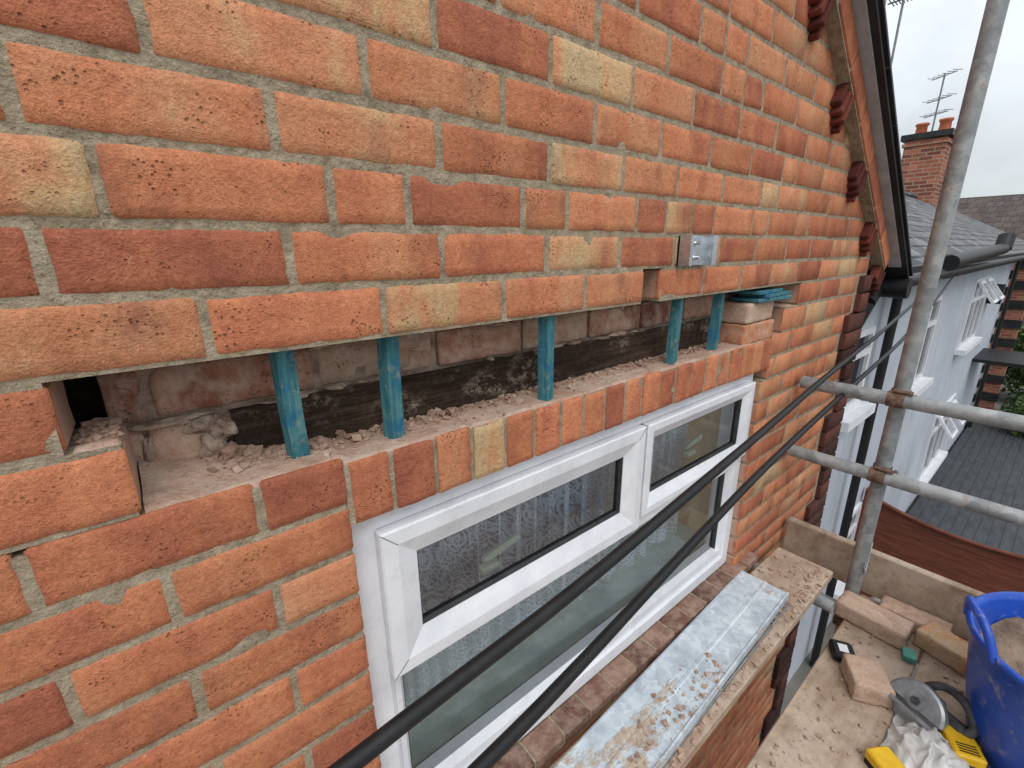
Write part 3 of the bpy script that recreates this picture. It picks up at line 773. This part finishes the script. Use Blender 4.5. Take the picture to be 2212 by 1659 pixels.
ln=MB(); prof=[(0.004,-0.022),(0.004,0.0),(0.0,0.002),(-0.012,0.001),(-0.078,0.0),(-0.081,0.002),(-0.087,0.002),(-0.090,0.0),(-0.155,0.0),(-0.159,0.005),(-0.162,0.005),(-0.162,-0.02)]
vs=[];fs=[];NS=60
for i in range(NS+1):
    xx=-2.0*i/NS
    for (py,pz) in prof: vs.append((xx,py,pz+nz(xx*5,py*20,0)*0.0008))
n=len(prof)
for i in range(NS):
    for k in range(n-1): fs.append((i*n+k,i*n+k+1,(i+1)*n+k+1,(i+1)*n+k))
ln.add(vs,fs)
lo=ln.obj('galvanised_steel_lintel',M_GALV,None,Matrix.Translation((1.615,-0.036,-1.207))@Matrix.Rotation(0.035,4,'Z'))
md=lo.modifiers.new('t','SOLIDIFY'); md.thickness=0.0025
st=MB(); st.box(-1.5,0,-0.0015,0.0015,0,0.012,M=Matrix.Translation((1.60,-0.213,-1.234))@Matrix.Rotation(0.02,4,'Z')); st.obj('steel_strip',M_GREY)

# ---------------------------------------------------------------- things on the deck
DZ=-1.378
loose(1.915,-0.400,DZ,1.50,0.215,0.105,0.065,seed=21)
loose(2.03,-0.50,DZ,1.62,0.20,0.09,0.055,seed=25)
loose(1.955,-0.605,DZ,1.3,0.15,0.1,0.065,seed=31,mat=M_ORDUST)
loose(1.59,-0.462,DZ,0.55,0.125,0.105,0.065,tilt=0.0,seed=41)
gb=MB(); gb.box(-0.025,0.025,-0.018,0.018,0,0.022,b=0.002,M=Matrix.Translation((1.84,-0.525,DZ))@Matrix.Rotation(0.3,4,'Z')); gb.obj('green_packer_block',M_MDF)
tp=empty('tape_measure'); a=MB(); Mt=Matrix.Translation((1.675,-0.375,DZ))@Matrix.Rotation(0.5,4,'Z')
a.box(-0.040,0.040,-0.034,0.034,0,0.032,b=0.007,M=Mt); a.box(0.038,0.050,-0.028,-0.012,0,0.012,b=0.002,M=Mt); a.obj('case',M_BLK,tp)
a=MB(); a.box(-0.018,0.018,-0.014,0.014,0.0325,0.0332,M=Mt); a.obj('label',M_WPT,tp)
bu=empty('flexible_tub'); cx,cy=1.70,-0.885; K=1.2
a=MB(); a.lathe([(r*K,z*1.1) for r,z in [(0.0,0.003),(0.15,0.002),(0.165,0.012),(0.182,0.10),(0.200,0.22),(0.212,0.315),(0.216,0.318),(0.222,0.324),(0.224,0.332),(0.219,0.338),(0.212,0.336),(0.205,0.32),(0.193,0.21),(0.176,0.10),(0.158,0.02),(0.0,0.018)]],(cx,cy,DZ),72)
a.obj('tub_body',M_TUB,bu)
for ang in (1.95,1.95+math.pi):
    pts=[]
    for k in range(13):
        t=-1+2*k/12; aa=ang+t*0.36; rr=0.263+0.012*(1-t*t); hh=0.352+0.085*(1-abs(t)**3.2)
        pts.append((cx+rr*math.cos(aa),cy+rr*math.sin(aa),DZ+hh))
    polytube('tub_handle',pts,0.0105,M_TUB,bu)
a=MB(); vs=[];fs=[];n=40
for r in range(15):
    rr=0.235*r/14
    for i in range(n):
        th=2*math.pi*i/n; x=rr*math.cos(th);y=rr*math.sin(th)
        vs.append((cx+x,cy+y,DZ+0.25+0.05*nz(x*9,y*9,1)+0.02*nz(x*30,y*30,5)+x*0.15))
for r in range(14):
    for i in range(n): fs.append((r*n+i,r*n+(i+1)%n,(r+1)*n+(i+1)%n,(r+1)*n+i))
a.add(vs,fs,smooth=True); a.obj('mortar_contents',M_MUD,bu)
cs=empty('circular_saw'); Ms=Matrix.Translation((1.575,-0.585,DZ+0.028))@Matrix.Rotation(1.15,4,'Z')@Matrix.Rotation(0.50,4,'X')@Matrix.Scale(0.80,4)
def T(M,p): return M@Vector(p)
a=MB(); a.box(-0.14,0.13,-0.06,-0.006,0,0.004,b=0.001,M=Ms); a.box(-0.14,0.13,0.040,0.065,0,0.004,b=0.001,M=Ms); a.box(0.095,0.13,-0.006,0.040,0,0.004,M=Ms); a.box(-0.14,-0.10,-0.006,0.040,0,0.004,M=Ms); a.box(-0.14,0.13,0.062,0.065,0.004,0.014,M=Ms)
a.tube(T(Ms,(0,0.016,0.025)),T(Ms,(0,0.018,0.025)),0.064,40); a.obj('base_plate_and_blade',M_GREY,cs)
a=MB(); vs=[];n=28
for yy,rr in ((0.000,0.082),(0.006,0.092),(0.030,0.092),(0.036,0.084)):
    for i in range(n+1):
        th=math.pi*i/n; vs.append(T(Ms,(rr*math.cos(th),yy,0.025+rr*math.sin(th))))
m_=n+1; fs=[tuple(range(m_-1,-1,-1)),tuple(range(3*m_,4*m_))]
for q in range(3): fs+=[(q*m_+i,q*m_+i+1,(q+1)*m_+i+1,(q+1)*m_+i) for i in range(n)]
a.add(vs,fs); a.tube(T(Ms,(0,0.036,0.050)),T(Ms,(0,0.044,0.050)),0.024,24); a.obj('blade_guard',M_GREY,cs)
a=MB(); a.tube(T(Ms,(0,0.044,0.050)),T(Ms,(0,0.052,0.050)),0.012,6)
a.tube(T(Ms,(0,-0.002,0.055)),T(Ms,(0,-0.09,0.055)),0.032,24,r2=0.028)
a.box(-0.12,-0.03,-0.065,-0.01,0.025,0.075,b=0.008,M=Ms); a.obj('motor_housing',M_DGREY,cs)
pts=[T(Ms,q) for q in ((0.03,-0.03,0.085),(0.01,-0.03,0.135),(-0.05,-0.03,0.155),(-0.11,-0.03,0.13),(-0.145,-0.03,0.07),(-0.11,-0.03,0.045))]
polytube('handle',pts,0.012,M_DGREY,cs)
a=MB(); a.box(-0.165,-0.10,-0.10,-0.02,0.010,0.052,b=0.005,M=Ms); a.obj('yellow_battery',M_YEL,cs)
for (x,y,r) in ((1.545,-0.690,0.5),(1.325,-0.585,1.0)):
    e=empty('battery_pack'); Mb=Matrix.Translation((x,y,DZ+(0.012 if x>1.4 else 0)))@Matrix.Rotation(r,4,'Z')
    a=MB(); a.box(-0.052,0.052,-0.034,0.034,0.014,0.046,b=0.005,M=Mb); a.obj('yellow_shell',M_YEL,e)
    a=MB(); a.box(-0.050,0.050,-0.032,0.032,-0.01,0.014,b=0.003,M=Mb)
    for q in range(4): a.box(-0.040+q*0.008,-0.037+q*0.008,-0.022,0.022,0.0462,0.0475,M=Mb)
    a.obj('black_base',M_BLK,e)
a=MB(); vs=[];fs=[];n=56
for j in range(n+1):
    for i in range(n+1):
        u_=i/n*2-1; v_=j/n*2-1
        rr=math.sqrt(u_*u_+v_*v_)
        x=1.435+u_*0.135*(1+0.25*nz(v_*2,3,1))+0.02*nz(u_*3,v_*3,9); y=-0.638+v_*0.085*(1+0.3*nz(u_*2,1,5))+0.02*nz(u_*3,v_*3,19)
        rdg=(1-abs(nz(u_*2.6+3,v_*2.6,2))*2.2); rdg2=(1-abs(nz(u_*5+1,v_*5,7))*2.2)
        hgt=0.070*max(0,1-rr*rr*0.8)+0.028*rdg*max(0,1-rr*0.6)+0.009*rdg2*max(0,1-rr*0.5)
        vs.append((x,y,DZ+0.004+max(0,hgt-0.012)))
for j in range(n):
    for i in range(n): q=j*(n+1)+i; fs.append((q,q+1,q+n+2,q+n+1))
a.add(vs,fs,smooth=True); a.obj('plastic_bag',M_BAG)
a=MB(); Mh=Matrix.Translation((1.43,-0.80,DZ+0.06))@Matrix.Rotation(0.5,4,'Z')@Matrix.Rotation(0.3,4,'Y')
a.add([Mh@Vector(p) for p in ((0,-0.03,0),(0.18,-0.018,0),(0.20,0,0),(0.18,0.018,0),(0,0.03,0))],[(0,1,2,3,4)]); a.tube(Mh@Vector((0,0,0.0)),Mh@Vector((-0.04,0,0.02)),0.005,8); a.tube(Mh@Vector((-0.04,0,0.02)),Mh@Vector((-0.14,0,0.02)),0.013,12)
ho=a.obj('pointing_trowel',M_GREY); ho.modifiers.new('t','SOLIDIFY').thickness=0.0015

# ---------------------------------------------------------------- surroundings
G=-4.8
a=MB(); a.add([(-400,-400,G),(400,-400,G),(400,400,G),(-400,400,G)],[(0,1,2,3)]); a.obj('ground',M_GRND)
a=MB(); a.add([(9.2,-5,G+0.12),(18,-5,G+0.12),(18,0.45,G+0.12),(9.2,0.45,G+0.12)],[(0,1,2,3)]); a.add([(9.2,-5,G),(9.2,0.45,G),(9.2,0.45,G+0.12),(9.2,-5,G+0.12)],[(0,1,2,3)]); a.obj('garden_decking',M_DECK)
nb=empty('white_rendered_house')
a=MB(); a.box(2.62,17.0,0.5,6.8,G,-0.16); a.obj('walls',M_REND,nb)
a=MB(); a.add([(2.9,0.28,-0.24),(26,0.28,-0.24),(26,3.65,1.62),(2.9,3.65,1.62)],[(0,1,2,3)]); a.add([(2.9,7.0,-0.24),(26,7.0,-0.24),(26,3.65,1.62),(2.9,3.65,1.62)],[(3,2,1,0)]); ro=a.obj('roof',M_SLATE,nb); ro.modifiers.new('t','SOLIDIFY').thickness=0.05
a=MB(); x=2.9
while x<26: a.tube((x,3.65,1.66),(x+0.44,3.65,1.66),0.07,10); x+=0.45
a.obj('ridge_tiles',M_SLATE,nb)
a=MB(); a.tube((3.0,0.26,-0.27),(17.1,0.26,-0.27),0.055,12); a.tube((5.4,0.40,-0.35),(5.4,0.40,G),0.038,12); a.tube((16.6,0.40,-0.35),(16.6,0.40,G),0.038,12)
a.box(2.7,17.1,0.30,0.49,-0.27,-0.17)
a.tube((6.2,0.22,-0.16),(9.4,0.15,-0.05),0.075,14); a.tube((9.4,0.15,-0.05),(9.5,0.15,0.12),0.09,14)
a.tube((13.5,0.3,-0.95),(13.5,0.5,-0.95),0.2,20)
a.box(13.9,15.6,-0.4,0.49,-2.45,-2.38)
a.tube((4.3,0.30,-2.9),(5.4,0.38,-3.1),0.04,12)
a.obj('gutters_and_pipes',M_BLK,nb)
def house_window(x0,x1,z0,z1,y,par,n=2,swing=False):
    a=MB(); b=MB(); s=MB()
    w=0.06
    a.box(x0,x1,y-0.03,y+0.02,z0,z0+w); a.box(x0,x1,y-0.03,y+0.02,z1-w,z1)
    for k in range(n+1):
        xx=x0+(x1-x0-w)*k/n; a.box(xx,xx+w,y-0.032,y+0.018,z0+w,z1-w)
    a.box(x0+w,x1-w,y-0.03,y+0.015,z0+(z1-z0)*0.66,z0+(z1-z0)*0.66+w)
    if swing:
        for q in range(2):
            M=Matrix.Translation((x0+0.1+q*(x1-x0)/2,y-0.05,z1-0.05))@Matrix.Rotation(-0.6,4,'X')
            a.box(0,0.55,-0.02,0.02,-0.42,-0.37,M=M); a.box(0,0.55,-0.02,0.02,-0.05,0,M=M); a.box(0,0.05,-0.02,0.02,-0.37,-0.05,M=M); a.box(0.5,0.55,-0.02,0.02,-0.37,-0.05,M=M)
    b.add([(x0,y-0.004,z0),(x1,y-0.004,z0),(x1,y-0.004,z1),(x0,y-0.004,z1)],[(0,1,2,3)])
    s.box(x0-0.1,x1+0.1,y-0.14,y+0.02,z0-0.09,z0-0.003)
    a.obj('window_frame',M_WPT,par); b.obj('window_pane',M_DGL,par); s.obj('window_sill',M_WPT,par)
house_window(7.1,8.2,-1.75,-0.62,0.5,nb)
house_window(11.0,12.8,-1.75,-0.55,0.5,nb,3,True)
house_window(4.6,5.2,-1.45,-0.70,0.5,nb,1)
house_window(5.9,6.8,-4.0,-3.0,0.5,nb)
house_window(10.6,12.6,-4.2,-2.9,0.5,nb,3,True)
a=MB(); 
for k in range(12): a.box(16.7,17.02,0.46,0.50,G+k*0.4,G+k*0.4+0.2)
a.obj('painted_quoins',M_BPT,nb)
ch=empty('brick_chimney'); CX,CY=22.2,3.7
a=MB(); a.box(CX-.55,CX+.55,CY-.55,CY+.55,1.0,3.3); a.box(CX-.61,CX+.61,CY-.61,CY+.61,3.3,3.4); a.box(CX-.55,CX+.55,CY-.55,CY+.55,3.4,3.5); a.obj('stack',M_CHBR,ch)
a=MB(); a.box(CX-.67,CX+.67,CY-.67,CY+.67,3.5,3.68); a.obj('cap',M_BPT,ch)
a=MB()
for (x,y) in ((CX-.15,CY-.35),(CX+.05,CY+.3)): a.lathe([(0.17,0),(0.15,0.3),(0.19,0.34),(0.19,0.40),(0.13,0.40),(0.12,0.1)],(x,y,3.68),20)
a.obj('chimney_pots',M_POT,ch)
a=MB(); a.tube((CX,CY,3.2),(CX,CY,5.5),0.025,8)
for zz in (4.3,4.75,5.45):
    a.tube((CX-.25,CY-.35,zz),(CX+.25,CY+.35,zz),0.015,6)
    for q in range(6): 
        f=q/5; a.tube((CX-.25+0.5*f-0.12,CY-.35+0.7*f+0.1,zz+0.04),(CX-.25+0.5*f+0.12,CY-.35+0.7*f-0.1,zz+0.04),0.012,5)
a.obj('tv_aerial',M_ALU,ch)
a=MB(); a.tube((8.0,1.50,0.1),(8.0,1.50,3.02),0.014,8)
for q in range(7): a.tube((7.88,1.41+q*0.035,2.93),(8.12,1.41+q*0.035,2.93),0.006,5)
a.tube((8.0,1.38,2.93),(8.0,1.66,2.93),0.01,6); a.obj('roof_aerial_mast',M_ALU)
fe=MB(); vs=[];fs=[]; N=60
ftop=lambda yy: -2.88-0.16*(1-(2*(((0.42-yy)%1.8)/1.8)-1)**2)
for i in range(N+1):
    y=0.42-5.0*i/N
    for dx in (0,0.03): vs+=[(6.4+dx,y,G),(6.4+dx,y,ftop(y))]
for i in range(N):
    o=i*4; p=o+4; fs+=[(o,o+1,p+1,p),(o+2,p+2,p+3,o+3),(o+1,o+3,p+3,p+1)]
fe.add(vs,fs)
for i in range(N):
    y=0.42-5.0*i/N; y2=0.42-5.0*(i+1)/N
    fe.tube((6.385,y,ftop(y)),(6.385,y2,ftop(y2)),0.022,8)
for q in range(4): fe.box(6.36,6.46,0.42-1.8*q-0.05,0.42-1.8*q+0.05,G,-2.80,b=0.01)
fe.obj('scalloped_wooden_fence',M_FENCE)
fh=empty('brown_roofed_house')
a=MB(); a.box(29,37,-12,4.5,G,-0.2); a.obj('walls',M_FBR,fh)
a=MB(); a.add([(28.6,-12.3,-0.35),(28.6,6.0,-0.35),(33,6.0,2.3),(33,-12.3,2.3)],[(3,2,1,0)]); a.add([(37.4,-12.3,-0.35),(37.4,6.0,-0.35),(33,6.0,2.3),(33,-12.3,2.3)],[(0,1,2,3)]); a.obj('roof',M_TILE,fh)
ph_=empty('brick_boundary_pier'); a=MB(); a.box(17.6,18.0,0.12,0.45,G,-0.45); a.obj('pier',M_FBR,ph_)
a=MB()
for k in range(9): a.box(17.57,17.9,0.09,0.48,G+0.2+k*0.5,G+0.42+k*0.5)
a.obj('black_bands',M_BPT,ph_)
def leaves(name,cx,cy,cz,rx,ry,rz,n,s=0.09):
    mb=MB()
    for _ in range(n):
        d=Vector((random.gauss(0,1),random.gauss(0,1),random.gauss(0,1))).normalized()*(random.random()**0.4)
        k=1+0.3*nz(d.x*3,d.y*3,d.z*3)
        p=Vector((cx+d.x*rx*k,cy+d.y*ry*k,cz+d.z*rz*k)); u=Vector((random.gauss(0,1),random.gauss(0,1),random.gauss(0,1))).normalized()*s; w=u.orthogonal().normalized()*s*0.6
        mb.add([p-u,p-w,p+u,p+w],[(0,1,2,3)])
    mb.tube((cx,cy,G),(cx,cy,cz),0.08,8,r2=0.03)
    return mb.obj(name,M_LEAF)
leaves('hedge',21,-0.9,-3.3,1.2,1.5,1.5,6000)
leaves('garden_shrub',17.0,-0.9,-4.2,0.6,0.8,0.7,2000,0.07)
leaves('garden_tree',26,-1.8,-2.0,1.4,2.2,1.7,6000,0.12)

# ---------------------------------------------------------------- world, sun, camera
Wd=bpy.data.worlds.new('World'); S.world=Wd; Wd.use_nodes=True; nt=Wd.node_tree; nt.nodes.clear()
def wn(t,**k):
    x=nt.nodes.new('ShaderNode'+t)
    for a_,b_ in k.items(): setattr(x,a_,b_)
    return x
out=wn('OutputWorld'); bg=wn('Background'); bg2=wn('Background'); add=wn('AddShader')
sky=wn('TexSky',sky_type='NISHITA'); sky.sun_disc=False; sky.sun_elevation=math.radians(52); sky.sun_rotation=math.radians(205)
bg2.inputs[1].default_value=0.02; nt.links.new(sky.outputs[0],bg2.inputs[0])
tc=wn('TexCoord'); sx=wn('SeparateXYZ'); nt.links.new(tc.outputs['Generated'],sx.inputs[0])
mr=wn('MapRange'); nt.links.new(sx.outputs[2],mr.inputs[0]); mr.inputs[1].default_value=0.0; mr.inputs[2].default_value=1.0; mr.inputs[3].default_value=0.66; mr.inputs[4].default_value=1.80
ns=wn('TexNoise'); nt.links.new(tc.outputs['Generated'],ns.inputs['Vector']); ns.inputs['Scale'].default_value=4.5; ns.inputs['Detail'].default_value=5
m2=wn('MapRange'); nt.links.new(ns.outputs['Fac'],m2.inputs[0]); m2.inputs[1].default_value=0.3; m2.inputs[2].default_value=0.7; m2.inputs[3].default_value=0.78; m2.inputs[4].default_value=1.10
mm=wn('Math',operation='MULTIPLY'); nt.links.new(mr.outputs[0],mm.inputs[0]); nt.links.new(m2.outputs[0],mm.inputs[1])
bg.inputs[0].default_value=(0.92,0.965,1.0,1); nt.links.new(mm.outputs[0],bg.inputs[1])
nt.links.new(bg.outputs[0],add.inputs[0]); nt.links.new(bg2.outputs[0],add.inputs[1]); nt.links.new(add.outputs[0],out.inputs[0])
sl_=bpy.data.lights.new('sun','SUN'); sl_.energy=1.3; sl_.angle=math.radians(32); sl_.color=(1,0.97,0.92)
so=bpy.data.objects.new('sun',sl_); S.collection.objects.link(so)
so.rotation_euler=Vector((-0.38,-0.58,0.95)).to_track_quat('Z','Y').to_euler()
cam=bpy.data.cameras.new('camera'); co=bpy.data.objects.new('camera',cam); S.collection.objects.link(co)
cam.sensor_width=36; cam.lens=15.82; cam.clip_start=0.02; cam.clip_end=2000
r=Vector((.7762,-.6302,-.01)); u=Vector((.1871,.2149,.9585)); b=Vector((-.6021,-.7461,.2849))
Mx=Matrix(((r.x,u.x,b.x),(r.y,u.y,b.y),(r.z,u.z,b.z)))
co.matrix_world=Matrix.Translation((0,-0.62,0))@Mx.to_quaternion().normalized().to_matrix().to_4x4()
S.camera=co
